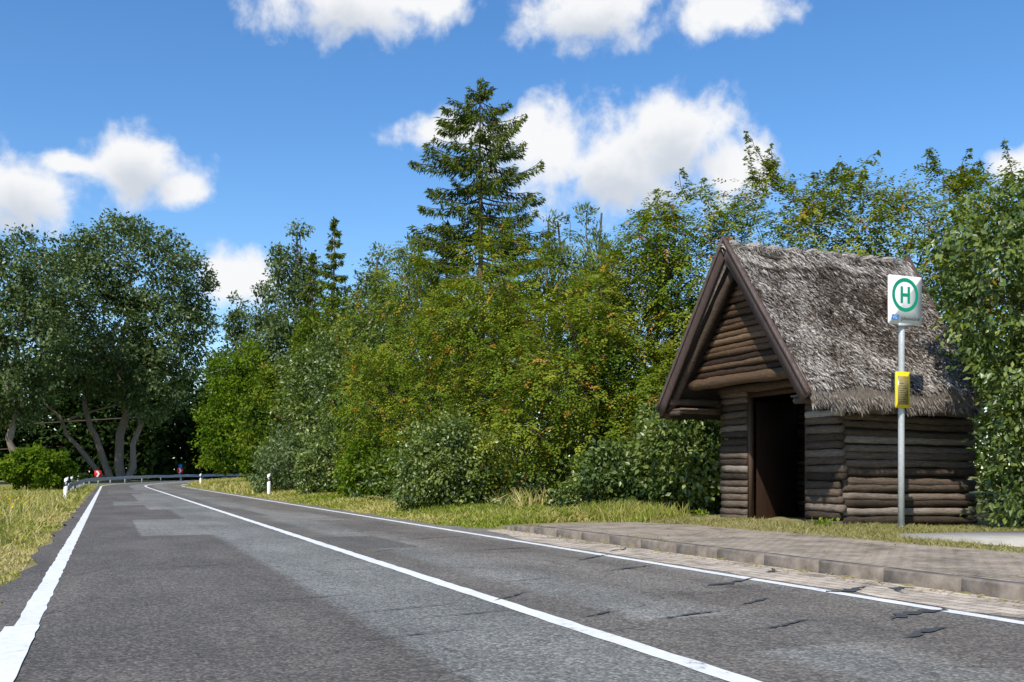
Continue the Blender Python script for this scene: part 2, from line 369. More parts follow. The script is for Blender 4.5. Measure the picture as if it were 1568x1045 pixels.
vc=N(nt,'ShaderNodeTexVoronoi',feature='DISTANCE_TO_EDGE'); vc.inputs['Scale'].default_value=.38
wv=N(nt,'ShaderNodeVectorMath',operation='ADD'); nt.links.new(uv.outputs[0],wv.inputs[0])
nzc=noise(nt,1.5,6,.7,uv.outputs[0]); nt.links.new(nzc.outputs['Color'],wv.inputs[1]); nt.links.new(wv.outputs[0],vc.inputs['Vector'])
ck=math_(nt,'MULTIPLY',math_(nt,'LESS_THAN',vc.outputs['Distance'],.006),math_(nt,'GREATER_THAN',e2.outputs[0],.50))
col=mixc(nt,math_(nt,'MULTIPLY',ck,.6),col,(.045,.043,.04))
nt.links.new(col,bs.inputs['Base Color']); bs.inputs['Roughness'].default_value=.85; bs.inputs['Specular IOR Level'].default_value=.3
bump(nt,bs,vo.outputs['Distance'],.5,.008)
asph=m
allS=np.concatenate([srange(-30,90,.5),srange(91,200,1.5)])
ribbon('road',allS,lambda s:-.9-.06*math.sin(s*1.3)-.05*math.sin(s*3.1)-.02*math.sin(s*7.7),lambda s:7.34 if s<18.5 else 7.34-.62*min(1,(s-18.5)/2)+.06*math.sin(s*1.7),0,asph,9)
m,nt,bs=new_mat('road_paint')
uvn=N(nt,'ShaderNodeUVMap'); n=noise(nt,9,7,.75,uvn.outputs[0]); n3=noise(nt,1.1,4,.6,uvn.outputs[0])
f=math_(nt,'ADD',n.outputs[0],math_(nt,'MULTIPLY',n3.outputs[0],.4))
r=ramp(nt,[(.49,(.25,.25,.24)),(.57,(.70,.70,.68)),(.8,(.83,.83,.81))],f)
nt.links.new(r.outputs[0],bs.inputs['Base Color']); bs.inputs['Roughness'].default_value=.6; bump(nt,bs,n.outputs[0],.15,.004)
paint=m
lineS=np.concatenate([srange(-10,60,.25),srange(61,200,1.5)])
def line(name,t,wd,S=lineS,z=.004):
    return ribbon(name,S,lambda s:t-wd/2+.006*math.sin(s*9.1)+.005*math.sin(s*23),lambda s:t+wd/2+.006*math.sin(s*11.3+1)+.005*math.sin(s*19),z,paint)
line('lane_marking',-.55,.16)
line('lane_marking',3.13,.16)
line('lane_marking',6.27,.14)
line('lane_marking',-.575,.23,srange(-6,8.0,.2),.008)
mb=MB(); tar=simple_mat('tar',(.045,.045,.047),(.08,.08,.08),12,.6,.2)
def streak(s,t,ls,lt,wd):
    n=14; u=np.linspace(-1,1,n); a=rng.normal(size=n).cumsum()*wd*.5
    ss=s+u*ls/2+a; tt_=t+u*lt/2
    hw=wd*(1-np.abs(u)**2)*(.15+rng.random(n))+.002
    A=road_pt(ss-hw,tt_);B=road_pt(ss+hw,tt_)
    v=np.concatenate([np.c_[A,np.full(n,.009)],np.c_[B,np.full(n,.009)]]); i=np.arange(n-1)
    mb.add(v,np.stack([i,i+1,i+n+1,i+n],-1))
for s,t,ls,lt,wd in [(8.6,5.9,.5,.9,.07),(7.7,6.55,.4,.7,.10),(10.3,5.7,.5,.9,.03),(11.8,5.95,.6,.8,.04),(13.7,5.5,.3,1.3,.03),(16.5,5.2,.8,1.8,.03),(16.0,5.8,.4,1.0,.03),(8.3,3.4,.5,.6,.02),(7.4,2.6,.2,.9,.015),(7.9,2.3,.3,1.0,.012),(8.9,1.7,.2,1.0,.012),(6.7,4.2,.3,.8,.03),(6.0,4.6,.2,.7,.03),(12.5,1.0,.3,1.2,.012),(21,1.0,.3,1.2,.02),(9.5,4.0,.3,.8,.015),(14,3.7,.5,.5,.02),(25,5,.5,1.6,.04),(19,4.6,.4,1.0,.03),(6.6,2.0,.3,.9,.015),(7.2,5.2,.3,.5,.03),(30,.6,.3,1.4,.03),(12.9,6.9,.5,.6,.05),(9.4,7.0,.5,.4,.07),(7.2,7.0,.3,.5,.08),(22,5.6,.4,.9,.03),(28,2.4,.4,1.0,.03),(5.9,5.9,.3,.9,.09),(5.4,5.3,.3,.7,.05),(7.0,3.6,.2,.5,.03)]:
    streak(s,t,ls,lt,wd)
mb.build('tar_repair_streaks',[tar])
def brick_mat(name,c1,c2,c3,sc_,bw,rh,dirt=.60):
    m,nt,bs=new_mat(name); uv=N(nt,'ShaderNodeUVMap'); b=N(nt,'ShaderNodeTexBrick'); nt.links.new(uv.outputs[0],b.inputs['Vector'])
    b.inputs['Scale'].default_value=sc_; b.inputs['Brick Width'].default_value=bw; b.inputs['Row Height'].default_value=rh; b.inputs['Mortar Size'].default_value=.010; b.inputs['Bias'].default_value=0
    b.inputs['Color1'].default_value=(*c1,1); b.inputs['Color2'].default_value=(*c2,1); b.inputs['Mortar'].default_value=(*c3,1)
    n=noise(nt,1.6,8,.72,uv.outputs[0]); n2=noise(nt,60,3,.6,uv.outputs[0])
    rr=ramp(nt,[(.36,(dirt*.8,dirt*.78,dirt*.72)),(.5,(.92,.9,.87)),(.68,(1.25,1.22,1.18))],n.outputs[0]); r2=ramp(nt,[(.3,(.75,.75,.75)),(.7,(1.2,1.2,1.2))],n2.outputs[0])
    c=mixc(nt,1.0,mixc(nt,1.0,b.outputs[0],rr.outputs[0],'MULTIPLY'),r2.outputs[0],'MULTIPLY')
    nt.links.new(c,bs.inputs['Base Color']); bs.inputs['Roughness'].default_value=.9
    bump(nt,bs,math_(nt,'SUBTRACT',n2.outputs[0],b.outputs['Fac']),.5,.01); return m
gut=brick_mat('gutter_stone',(.48,.41,.33),(.60,.52,.42),(.22,.18,.14),1,.26,.16,.5)
pav=brick_mat('paving_brick',(.34,.28,.22),(.41,.34,.275),(.20,.18,.12),1,.2,.1)
ribbon('gutter_strip',srange(-10,18.6,.5),lambda s:6.42+.05*math.sin(s*2.7)+.04*math.sin(s*6.1)+(max(0,s-15)*.15),lambda s:7.335,.004,gut,4)
def tk(s): return 7.47 if s<18.2 else 7.47+1.4*(1-math.sqrt(max(0,1-((s-18.2)/1.4)**2)))
kz=lambda S: .14-.10*smooth((S-16.5)/2.9)
ribbon('pavement',np.concatenate([srange(-10,18,.5),srange(18.2,19.6,.1)]),lambda s:tk(s)+.02,lambda s:9.85 if s<15 else 9.85-.28*(s-15)*.7+.05*math.sin(s*3),0,pav,6,lambda S,T:kz(S)+.022*(T-7.4))
mb=MB()
kerbm=simple_mat('kerb_stone',(.09,.072,.055),(.27,.225,.18),4,.9,.6)
path=[(s,7.34) for s in np.arange(-10,18.2,1.0)]
path+= [(18.2+1.4*math.sin(a),7.34+1.4*(1-math.cos(a))) for a in np.linspace(0,1.45,7)]
for (sa,ta),(sb,tb) in zip(path[:-1],path[1:]):
    A=np.array([sa,ta]);B=np.array([sb,tb]); dv=(B-A); L=np.linalg.norm(dv); dv/=L
    nn=np.array([-dv[1],dv[0]])
    A=A+dv*.002;B=B-dv*.002
    jz=rng.normal()*.0012
    vs=[]
    for Q,sv in ((A,sa),(B,sb)):
        zt_=float(kz(np.array(sv)))+jz
        for o,zz in ((0,-.04),(.008,zt_-.02),(.03,zt_+.002),(.148,zt_+.004),(.15,-.04)):
            q=Q+nn*o; xy=road_pt(q[0],q[1]); vs.append((xy[0],xy[1],zz))
    fs=[(k,k+1,k+6,k+5) for k in range(4)]+[(0,4,3,1),(5,6,8,9)]
    mb.add(vs,fs)
mb.build('kerb',[kerbm])
slab=simple_mat('concrete',(.34,.31,.26),(.46,.43,.37),4,.9,.3)
mb=MB()
A=[road_pt(s,t) for s,t in ((8.3,10.3),(10.9,10.3),(10.7,13.5),(8.3,13.5))]
mb.add([(*a,.27) for a in A]+[(*a,.1) for a in A],[(0,3,2,1),(0,1,5,4),(1,2,6,5),(2,3,7,6),(3,0,4,7)])
mb.build('concrete_slab',[slab])
# ---------------- GRASS
def blades(mb,s,t,hgt,wd,mat=0,tint=.5,tv=.2,lean=.4):
    P=road_pt(s,t); n=len(P); z=terrain(P[:,0],P[:,1])-.01
    p=np.c_[P,z]; D=rng.normal(size=(n,3))*lean; D[:,2]=1
    Nn=unit(n); Nn[:,2]*=.2
    D/=np.linalg.norm(D,axis=1)[:,None]; S=np.cross(D,Nn); S/=np.linalg.norm(S,axis=1)[:,None]
    h=(hgt*(.5+rng.random(n)))[:,None]
    wd=np.broadcast_to(wd,(n,))[:,None]
    bend=rng.normal(size=(n,3))*.25; bend[:,2]=-.1
    m_=p+D*h*.55; tp=p+D*h+bend*h*.8
    v=np.stack([p-S*wd/2,p+S*wd/2,m_+S*wd*.4,m_-S*wd*.4,tp+S*wd*.05,tp-S*wd*.05],1).reshape(-1,3)
    b=np.arange(n)[:,None]*6
    f=np.concatenate([b+np.array([0,1,2,3]),b+np.array([3,2,4,5])])
    tn=np.clip(tint+tv*rng.normal(size=n),0,.95)
    mb.add(v,f,mat,np.repeat(tn,6))
mb=MB()
n=64000; s=2+45*rng.random(n)**1.7; t=-.95-6*rng.random(n)**1.3
pn=np.sin(s*1.1+t*2)+np.sin(s*.43-t*1.3)+np.sin(s*2.9+t)
dd=-t-.95+.15*np.sin(s*2.1)
blades(mb,s,t,np.where(dd<.5,.05,.13+.14*np.clip(dd/2,0,1)),.006+.0011*s,0,np.where(dd<.8,.85,.43)+.14*pn,.17)
n=16000; s=40+55*rng.random(n); t=-1.1-8*rng.random(n); blades(mb,s,t,.28,.07,0,.68,.2)
n=3600; s=8+40*rng.random(n); t=-1.5-5*rng.random(n); blades(mb,s,t,.5,.010+.0006*s,0,.82,.1,.25)
n=260; s=10+30*rng.random(n); t=-2-4*rng.random(n); P=road_pt(s,t); z=terrain(P[:,0],P[:,1])+.3+.15*rng.random(n)
for k in range(3): mb.leaves(np.c_[P,z]+.02*rng.normal(size=(n,3)),unit(n),unit(n),.06,.05,0,1.0)
mb.build('grass_verge',[M_grass])
mb=MB()
n=48000; s=19+50*rng.random(n)**1.3; t=6.75+(1.2+(s-19)*.13+2.0)*rng.random(n); k_=np.minimum(1,(t-6.7)/1.5)
pn=np.sin(s*.9+t*1.7)+np.sin(s*.33-t*1.1)
blades(mb,s,t,.04+.13*k_,.007+.0013*s,0,.68-.08*k_+.10*pn,.16)
n=15000; s=55+60*rng.random(n); t=6.8+9*rng.random(n); blades(mb,s,t,.34,.08,0,.74,.2)
n=8000; s=22+60*rng.random(n); t=9+ (s-20)*.08+1.5*rng.random(n); blades(mb,s,t,.5,.02+.0008*s,0,.76,.17,.25)
mb.build('grass_verge',[M_grass])
mb=MB()
n=26000; s=8+11*rng.random(n); t=9.75+2.3*rng.random(n)**1.5; ok=~((s>13.3)&(t>11.25))&~((s>8.2)&(s<10.95)&(t>10.25)); s=s[ok];t=t[ok]
pn=np.sin(s*2.1+t*3)+np.sin(s*1.3-t*5); ok=pn+rng.normal(size=len(s))>-.6; s=s[ok];t=t[ok]
blades(mb,s,t,.045+.04*rng.random(len(s)),.012,0,.45,.25,.8)
n=9000; s=10.9+2.4*rng.random(n); t=10.2+4.6*rng.random(n); blades(mb,s,t,.07,.012,0,.35,.25,.8)
n=1500; s=np.full(n,1.)*(8+10*rng.random(n)); t=7.47+.03*rng.random(n); ok=np.sin(s*3)+np.sin(s*1.1)>.8; blades(mb,s[ok],t[ok]+.0,.14,.01,0,.4,.25,.6)
mb.build('grass_tufts',[M_dry])
mb=MB(); n=4500; s=12.9+7*rng.random(n); t=9.5+1.2*rng.random(n); ok=(s>17.0); s=s[ok];t=t[ok]
blades(mb,s,t,.28,.02,0,.6,.2,.3)
c0=[road_pt(19.2,9.0),road_pt(20.2,8.7),road_pt(13.2,10.9),road_pt(17.3,11.1),road_pt(17.6,10.8)]
for q in c0:
    n=130; p=np.c_[q+rng.normal(size=(n,2))*.10,np.full(n,.22)+.14*rng.random(n)]; mb.leaves(p,unit(n)+[0,0,.4],unit(n)+[0,0,1.],.07,.035,0,.2+.3*rng.random(n))
mb.build('weeds',[M_grass])
mb=MB(); n=420; s=5+14*rng.random(n); t=7.30-.35*rng.random(n)**2.2; P=road_pt(s,t); mb.leaves(np.c_[P,np.full(n,.012)],unit(n)*[1,1,.15],unit(n)*.3+[0,0,1.],.05,.03,0,.5+.4*rng.random(n))
n=300; s=5+14*rng.random(n); t=7.5+2.3*rng.random(n); P=road_pt(s,t); mb.leaves(np.c_[P,kz(s)+.022*(t-7.4)+.008],unit(n)*[1,1,.1],unit(n)*.3+[0,0,1.],.045,.025,0,.4+.5*rng.random(n))
mb.build('fallen_leaves',[M_dry])

# ---------------- TREES
maple=[(-45.2,118,25.6,7.0,7,5.8),(-50.8,117,21.6,6.6,6.5,6.2),(-40.6,118,23.8,4.8,5.5,5.0),(-47.5,115,16.0,6.6,6,6),(-40.2,117,17.6,5.0,5,5.4),(-41.6,116,11.2,3.8,4,3.8),(-46,120,21,7,6,7)]
tree('maple_tree',(-45.4,117),maple,M_poplar,3200,26,1.15,.42,.26,tr=.6,bmat=bark_light,holes=.15,freq=.28,tint=.45,
 trunks=[((-45.8,117,-.3),(-45,117,24),.6),((-46.6,116.5,-.3),(-53,116,19),.45),((-45.2,116,-.3),(-43,117,20),.45),((-47,116,-.3),(-56,115,13),.35)],droop=.4)
pop=[(-50.6,105,21.4,5.0,5,5),(-54.5,104,19.2,5.5,5,5.5),(-49.4,103,15.2,4.6,5,5),(-53,104,11.0,5.2,5,5.0),(-59,105,21.6,6,6,6),(-58,103,12,5,5,6),(-63,105,16,6,6,8)]
tree('poplar_tree',(-51,104),pop,M_poplar,2500,24,1.1,.42,.25,tr=.45,bmat=bark_light,holes=.1,freq=.3,tint=.45,
 trunks=[((-52,104,-.3),(-51,104,20),.4),((-50.5,103,-.3),(-53,103,18),.35),((-57,104,-.3),(-58,104,19),.4)])
tree('poplar_tree',(-72,96),auto_blobs(-72,96,3,27,9,10),M_poplar,700,20,1.3,.6,.36,tr=.5)
bl=[]
for i in range(17):
    x=-92+i*4.0+rng.normal(); y=146+rng.normal()*4; h=[16,18,19,18,19,18,17,19,20,19,17,16,15,14,13,14,14][i]
    bl.append((x,y,h*.5,4.6,3.5,h*.5))
for i in range(16):
    x=-82+i*3.3; y=138+rng.normal()*2; bl.append((x,y,4.5,3.4,2.5,6.5+rng.random()*2.5))
tree('distant_trees',(-60,146),bl,M_dark,7200,13,1.4,.85,.6,tr=.3,tint=.30,freq=.3,twigs=0)  # shade of the far understory is put into the dark leaf colour
bl=[(x,y,5+2*rng.random(),9,9,8+3*rng.random()) for x,y in [(-130,160),(-112,170),(-95,175),(-70,185),(-50,190),(-30,190),(-8,185),(15,175),(40,160),(60,140),(75,115),(85,90),(90,60),(-120,130),(-115,100),(-110,70)]]
tree('distant_trees',(0,185),bl,M_dark,2600,11,2.0,1.1,.8,tr=.3,tint=.35,freq=.2,twigs=0)
tree('poplar_tree',(-41,150),auto_blobs(-41,150,8,28,2.9,11,.7,.5),M_poplar,380,22,1.0,.5,.32,tr=.3,tint=.4,holes=.25)
tree('poplar_tree',(-44,152),auto_blobs(-44.5,152,4,20,4,8,.7,.5),M_poplar,360,20,1.2,.5,.32,tr=.3,tint=.35,holes=.1)
tree('linden_tree',(-37,140),auto_blobs(-37,140,2,17,4.2,8,.6,.5),M_dark,380,22,1.1,.5,.35,tr=.3,tint=.5)
tree('birch_tree',(-18.8,86),auto_blobs(-18.9,86,5,22.8,3.2,15,.35,.36),M_poplar,950,22,.7,.29,.17,tr=.28,bmat=bark_light,tint=.55,holes=.35,freq=.6,droop=.5)
tree('birch_tree',(-21.6,88),auto_blobs(-21.7,88,4,18.0,2.4,11,.5,.4),M_poplar,520,22,.7,.29,.17,tr=.22,bmat=bark_light,tint=.5,holes=.35,freq=.6,droop=.5)
tree('hornbeam_tree',(-22.2,84),auto_blobs(-22.4,84,.5,12.2,4.0,11,.5,.45),M_bright,1150,24,.7,.27,.17,tr=.25,tint=.34)
tree('hornbeam_tree',(-17.5,74),auto_blobs(-17.6,74,.5,9.5,2.8,10,.5,.45),M_rob,700,22,.6,.25,.16,tr=.2,tint=.34)
tree('ash_tree',(-12.5,68),auto_blobs(-12.8,68,.5,14.4,3.0,12,.6,.42),M_rob,900,24,.6,.23,.135,tr=.25,tint=.34)
tree('ash_tree',(-9.6,70),auto_blobs(-9.7,70,4,17.0,2.6,12,.6,.4),M_poplar,700,24,.6,.26,.14,tr=.25,tint=.55,holes=.3)
tree('willow_tree',(-5.7,60),auto_blobs(-5.8,60,3,15.3,2.3,12,.7,.38),M_poplar,800,22,.45,.26,.09,tr=.2,tint=.68,holes=.25,droop=-.5)
tree('willow_tree',(2.1,50),auto_blobs(2.1,50,3,14.2,1.9,12,.7,.36),M_poplar,700,20,.35,.22,.07,tr=.18,tint=.72,holes=.15,droop=-.7)
tree('willow_tree',(4.3,50),auto_blobs(4.3,50,3,14.6,1.7,12,.7,.36),M_poplar,650,20,.35,.22,.07,tr=.18,tint=.72,holes=.15,droop=-.7)
def rob(x,y,z0,z1,hw,nc,nl=6,sh=6,tint=.48,holes=.22,taper=.15,nb=13,r=.42,blobs=None):
    tree('robinia_tree',(x,y),blobs or auto_blobs(x,y,z0,z1,hw,nb,taper,r),M_rob,nc,nl,.42,.12,.066,'frond',tr=.14,tint=tint,holes=holes,freq=1.0,shoots=sh,droop=.35,tvar=.15,twigs=50)
rob(.9,31.5,.3,8.6,4.2,2200)
rob(-3.4,39,.3,9.7,3.8,1400,6,3)
rob(-1.6,34,.3,7.6,3.2,1200,6,2)
rob(4.0,28.5,.3,8.7,3.0,1750,6,7,.50)
rob(2.0,27,.3,5.8,2.9,1300,6,2,.52)
rob(4.6,24.8,.3,4.6,1.9,700,6,2,.48)
rob(6.4,27.3,0,0,0,2600,6,12,.52,.12,blobs=[(5.2,27.6,6.6,2.0,1.8,2.2),(7.0,27.2,6.9,2.0,1.8,2.2),(6.2,27.2,4.4,2.3,2.0,2.4),(8.4,27.4,6.3,1.9,1.7,2.3),(7.6,27,3.2,2.2,1.8,2.2),(5.0,27.2,2.2,2.0,1.8,2.0)])
rob(9.8,26.5,0,0,0,2300,6,14,.54,.14,blobs=[(9.2,26.5,6.9,1.9,1.8,2.0),(10.9,26.3,7.1,1.8,1.8,1.8),(10.0,26.3,5.0,2.4,1.8,2.2),(12.0,26.0,5.8,2.2,1.8,2.2),(9.3,26,3.0,2,1.6,2)])
rob(13.0,25.5,0,0,0,1600,6,12,.52,.14,blobs=[(12.6,25.6,7.2,1.8,1.8,1.6),(14.3,25.3,6.6,2.2,1.8,2.0),(13.2,25.3,4.4,2.6,1.8,2.4),(16.2,25.4,5.6,2.2,1.8,2.6)])
tree('hazel_tree',(-7.3,50),auto_blobs(-7.4,50,.4,10.4,3.3,12,.3,.42),M_bush,1250,22,.5,.18,.11,tr=.2,tint=.45)
tree('hazel_tree',(-10.6,57),auto_blobs(-10.8,57,.4,9.6,3.2,12,.3,.42),M_bush,1000,22,.5,.20,.125,tr=.2,tint=.48)
tree('hazel_tree',(-4.8,42),auto_blobs(-5.0,43,.3,6.8,2.5,10,.3,.42),M_rob,900,22,.45,.15,.09,tr=.15,tint=.36)
def shrub(name,x,y,h,hw,mat,nc,nl,L,W,tint=.5,rc=.3,nb=8):
    tree(name,(x,y),auto_blobs(x,y,.2,h,hw,nb,.2,.45),mat,nc,nl,rc,L,W,tr=.05,tint=tint,twigs=25,freq=1.5)
shrub('privet_shrub',-1.75,27.2,2.7,1.5,M_bush,900,24,.10,.065,.62)
shrub('lilac_shrub',3.9,22.3,3.0,1.45,M_bush,950,24,.12,.075,.52)
shrub('lilac_shrub',2.4,23.6,1.7,1.3,M_bush,500,24,.12,.075,.38)
shrub('elder_shrub',-5.5,37.5,2.3,1.2,M_bright,420,22,.13,.08,.4)
shrub('elder_shrub',-8.2,44.5,2.6,1.5,M_bush,420,22,.15,.09,.6)
shrub('elder_shrub',-12.0,53,3.2,2.2,M_poplar,500,22,.22,.08,.7)
shrub('elder_shrub',-13.5,62,3.4,2.4,M_bush,450,20,.24,.14,.5)
shrub('elder_shrub',-31.5,66,2.9,2.6,M_bright,500,22,.25,.15,.3)
shrub('elder_shrub',-36,62,3.2,2.6,M_bush,450,22,.25,.15,.5)
bl=[]
for x,y,h in [(-15,68,4),(-11.5,60,3.6),(-9.5,52,3.6),(-6.8,46,3.4),(-4.6,39,2.6),(-3.2,33.5,2.2),(-.3,28,2.1),(1.2,26.0,1.7),(3.2,25.2,1.8),(5,24,2.2),(7,25,3),(9.5,24,4),(12,22,4.5)]:
    bl.append((x,y,h*.42,1.9,1.3,h*.6))
tree('hedge',(0,30),bl,M_bush,2600,20,.42,.14,.085,tr=.06,tint=.32,twigs=40,freq=1.2)
bl=[(8.1,15.9,4.75,1.25,1.1,.95),(9.3,16.0,5.1,1.4,1.2,1.1),(7.75,15.8,3.9,.85,.8,.85),(8.55,15.7,3.0,1.2,1.0,1.3),(8.75,15.9,1.8,1.15,1.0,1.6),(10.5,15.6,3.0,1.8,1.6,2.3),(9.9,16.4,.9,1.3,1.2,1.1),(11.6,16.5,4.2,1.8,1.7,2.1),(8.25,16.0,.9,.6,.6,.9)]
tree('lilac_tree',(9.4,16.1),bl,M_bush,3100,21,.25,.115,.065,tr=.12,tint=.50,twigs=160,freq=2,holes=.2,zmin=.15,droop=.6)
def spruce(name,x,y,H,rm,zs,step=.5,nb=6,cards=150,L=.22,W=.05,prof=None,tint=.5):
    mb=MB(); z0=float(terrain(x,y))-.2
    mb.tube(np.c_[np.full(12,x)+.05*rng.normal(size=12),np.full(12,y),np.linspace(z0,H-.1,12)],np.linspace(H*.013,.02,12),7,0)
    z=H-.25
    while z>zs:
        dz=H-z; r0=prof(dz) if prof else rm*(dz/(H-zs))**.8
        for b in range(nb):
            a=rng.random()*6.283; r=r0*(.62+.55*rng.random()); n=max(20,int(cards*(r/ (rm*.6))))
            dr=np.array([math.cos(a),math.sin(a),0]); sd=np.array([-dr[1],dr[0],0])
            zz=z+rng.normal()*step*.22; droop=.34+.22*rng.random()
            up=lambda u: (-droop*u+ .42*u*u)*r
            uu=np.linspace(0,1,6); pts=np.array([x,y,zz])+uu[:,None]*r*dr; pts[:,2]+=up(uu)
            mb.tube(pts,np.linspace(.012+.012*r,.006,6),4,0)
            u=.12+.88*rng.random(n)**.8; lat=(rng.random(n)*2-1)*r*.2*(1.1-u)
            p=np.array([x,y,zz])+(u*r)[:,None]*dr+lat[:,None]*sd; p[:,2]+=up(u)-np.abs(lat)*.3-.2*rng.random(n)*r0**.3+.04
            Dd=dr*.5+np.sign(lat)[:,None]*sd*.4+unit(n)*.45; Dd[:,2]-=.35+.3*(u<.7)
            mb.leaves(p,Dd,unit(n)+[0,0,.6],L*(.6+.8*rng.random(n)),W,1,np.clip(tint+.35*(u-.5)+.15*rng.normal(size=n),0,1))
        z-=step*(.8+.4*rng.random())*(1 if dz<8 else 1.2)
    n=120; p=np.c_[x+.06*rng.normal(size=n),y+.06*rng.normal(size=n),H-.7+.8*rng.random(n)]; Dd=unit(n); Dd[:,2]+=.6; mb.leaves(p,Dd,unit(n),L,W,1,.6)
    return mb.build(name,[bark,M_spruce],(0,))
spruce('spruce_tree',-1.45,45,18.8,3.3,5,.72,8,200,.23,.065,prof=lambda d:3.2*(1-math.exp(-(d+.25)/2.0)))
spruce('spruce_tree',-13.4,75,20.2,3.3,3,.75,7,120,.34,.11,tint=.5)
spruce('spruce_tree',-15.6,78,18.2,2.8,3,.8,7,110,.34,.11,tint=.5)
spruce('spruce_tree',-3.0,46,12.6,2.6,3,.55,7,110,.26,.07,tint=.5)
spruce('spruce_tree',-.3,47,13.0,2.4,3,.55,7,110,.26,.07,tint=.5)

# ---------------- SHELTER
sh=empty('bus_shelter',(5.466,16.63,0),TH)
logm=tint_mat('log_wood',[(0,(.024,.017,.012)),(.35,(.085,.060,.043)),(.6,(.165,.122,.090)),(.85,(.28,.235,.195)),(1,(.42,.375,.33))],.85,9,1.0,(1,1,9))
logw=tint_mat('log_wood_warm',[(0,(.026,.014,.008)),(.4,(.095,.056,.030)),(.8,(.22,.14,.08)),(1,(.34,.26,.17))],.75,8,.8,(1,1,8))  # sunlit orange-brown of the gable infill put into the wood colour
boardm=tint_mat('barge_board',[(0,(.045,.028,.024)),(.5,(.095,.066,.056)),(1,(.20,.16,.14))],.8,5,.3,(1,6,1))
doorm=tint_mat('door_wood',[(0,(.015,.009,.006)),(.5,(.050,.025,.017)),(1,(.09,.055,.038))],.6,4,.3,(8,8,.5))
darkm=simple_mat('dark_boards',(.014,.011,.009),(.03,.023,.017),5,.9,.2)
A1=2.97;B1=3.29;MID=1.645;EV=-.695;EV2=3.985
def log(mb,p0,p1,r,tint=None,mat=0):
    p0=np.array(p0,float);p1=np.array(p1,float);n=max(4,int(np.linalg.norm(p1-p0)/.22)+2)
    u=np.linspace(0,1,n)[:,None]; pts=p0+(p1-p0)*u; pts[:,2]+=rng.normal()*.008+np.cumsum(rng.normal(size=n))*.004
    mb.tube(pts,r*(1+.08*rng.normal(size=n)),10,mat,(.42+.18*rng.normal()) if tint is None else tint,.10,caps=True)
mb=MB()
zz=.26; r=.066
while zz<2.72:
    log(mb,(.06,0,zz-.05),(A1+.05*rng.normal()*.5,0,zz-.09),r*(.95+.12*rng.random()))
    log(mb,(.06,B1,zz),(A1,B1,zz),r)
    log(mb,(A1-.08,.09,zz),(A1-.08,B1-.09,zz),r)
    log(mb,(0,-.08+.03*rng.normal(),zz),(0,.80,zz),r*1.03)
    log(mb,(0,2.53,zz),(0,B1+.10+.02*rng.normal(),zz),r*1.03)
    zz+=.134
log(mb,(0,-.2,2.74),(0,B1+.2,2.74),.09)
mb.build('log_walls',[logm],(0,),sh)
mb=MB()
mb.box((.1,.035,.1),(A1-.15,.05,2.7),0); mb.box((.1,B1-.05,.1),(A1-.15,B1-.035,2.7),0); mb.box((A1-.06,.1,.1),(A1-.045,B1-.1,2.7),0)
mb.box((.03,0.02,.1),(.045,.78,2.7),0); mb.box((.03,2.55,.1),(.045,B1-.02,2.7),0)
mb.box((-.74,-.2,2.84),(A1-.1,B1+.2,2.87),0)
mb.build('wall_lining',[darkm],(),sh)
mb=MB()
mb.box((-.03,.80,.2),(.07,.85,2.66),0,.5); mb.box((-.03,2.46,.2),(.07,2.53,2.66),0,.9); mb.box((-.035,.85,2.56),(.065,2.46,2.66),0,.5)
mb.build('door_frame',[doorm],(),sh)
mb=MB() # door swung right open against the far inner wall; the opening is empty
mb.add([(1.45,2.95,.24),(.15,2.50,.24),(.15,2.50,2.5),(1.45,2.95,2.5),(1.46,2.98,.24),(.16,2.53,.24),(.16,2.53,2.5),(1.46,2.98,2.5)],[(0,1,2,3),(4,7,6,5),(0,3,7,4),(3,2,6,7)],0,.6)
mb.build('open_door',[doorm],(),sh)
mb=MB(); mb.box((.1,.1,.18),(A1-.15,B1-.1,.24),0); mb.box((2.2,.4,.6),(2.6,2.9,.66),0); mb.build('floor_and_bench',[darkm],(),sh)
Z0,ZT=2.42,5.10; sl_=(ZT-Z0)/2.34
AEND=lambda q: 3.02-.62*np.asarray(q)/2.34
def under(b): 
    zz_=Z0+sl_*(2.34-abs(b-MID)); return zz_-.20-.08*(1-abs(b-MID)/2.34)
def zt(b): return Z0+sl_*(2.34-abs(b-MID))
mb=MB()
na,nb_=28,20
def lump(a,q,side):
    return .035*np.sin(a*3.1+q*1.3+side)+.026*np.sin(a*7+q*4)+.025*np.sin(a*1.7-q*2.3)
for side in (-1,1):
    q1=np.linspace(0,2.34,nb_); u_=np.linspace(0,1,na)
    QQ=np.broadcast_to(q1[None],(na,nb_)); AA=-1.10+(AEND(QQ)+1.10)*u_[:,None]; BB=MID+side*QQ
    top=Z0+sl_*(2.34-QQ)+lump(AA,QQ,side)
    v=np.stack([AA,BB,top],-1).reshape(-1,3); i=(np.arange(na-1)[:,None]*nb_+np.arange(nb_-1)[None]).ravel()
    mb.add(v,np.stack([i,i+1,i+nb_+1,i+nb_],-1),0,.35)
    bz_=np.array([under(MID+side*q) for q in q1]); bt=np.stack([AA,BB,np.broadcast_to(bz_,(na,nb_))],-1).reshape(-1,3)
    mb.add(bt,np.stack([i,i+nb_,i+nb_+1,i+1],-1),1,.3)
    e=np.arange(na-1)
    ve=np.concatenate([v.reshape(na,nb_,3)[:,-1],bt.reshape(na,nb_,3)[:,-1]])
    mb.add(ve,np.stack([e,e+1,e+na+1,e+na],-1),0,.35)
    for k in (0,na-1):
        vk=np.concatenate([v.reshape(na,nb_,3)[k],bt.reshape(na,nb_,3)[k]]); e2=np.arange(nb_-1)
        mb.add(vk,np.stack([e2,e2+1,e2+nb_+1,e2+nb_],-1),0,.3)
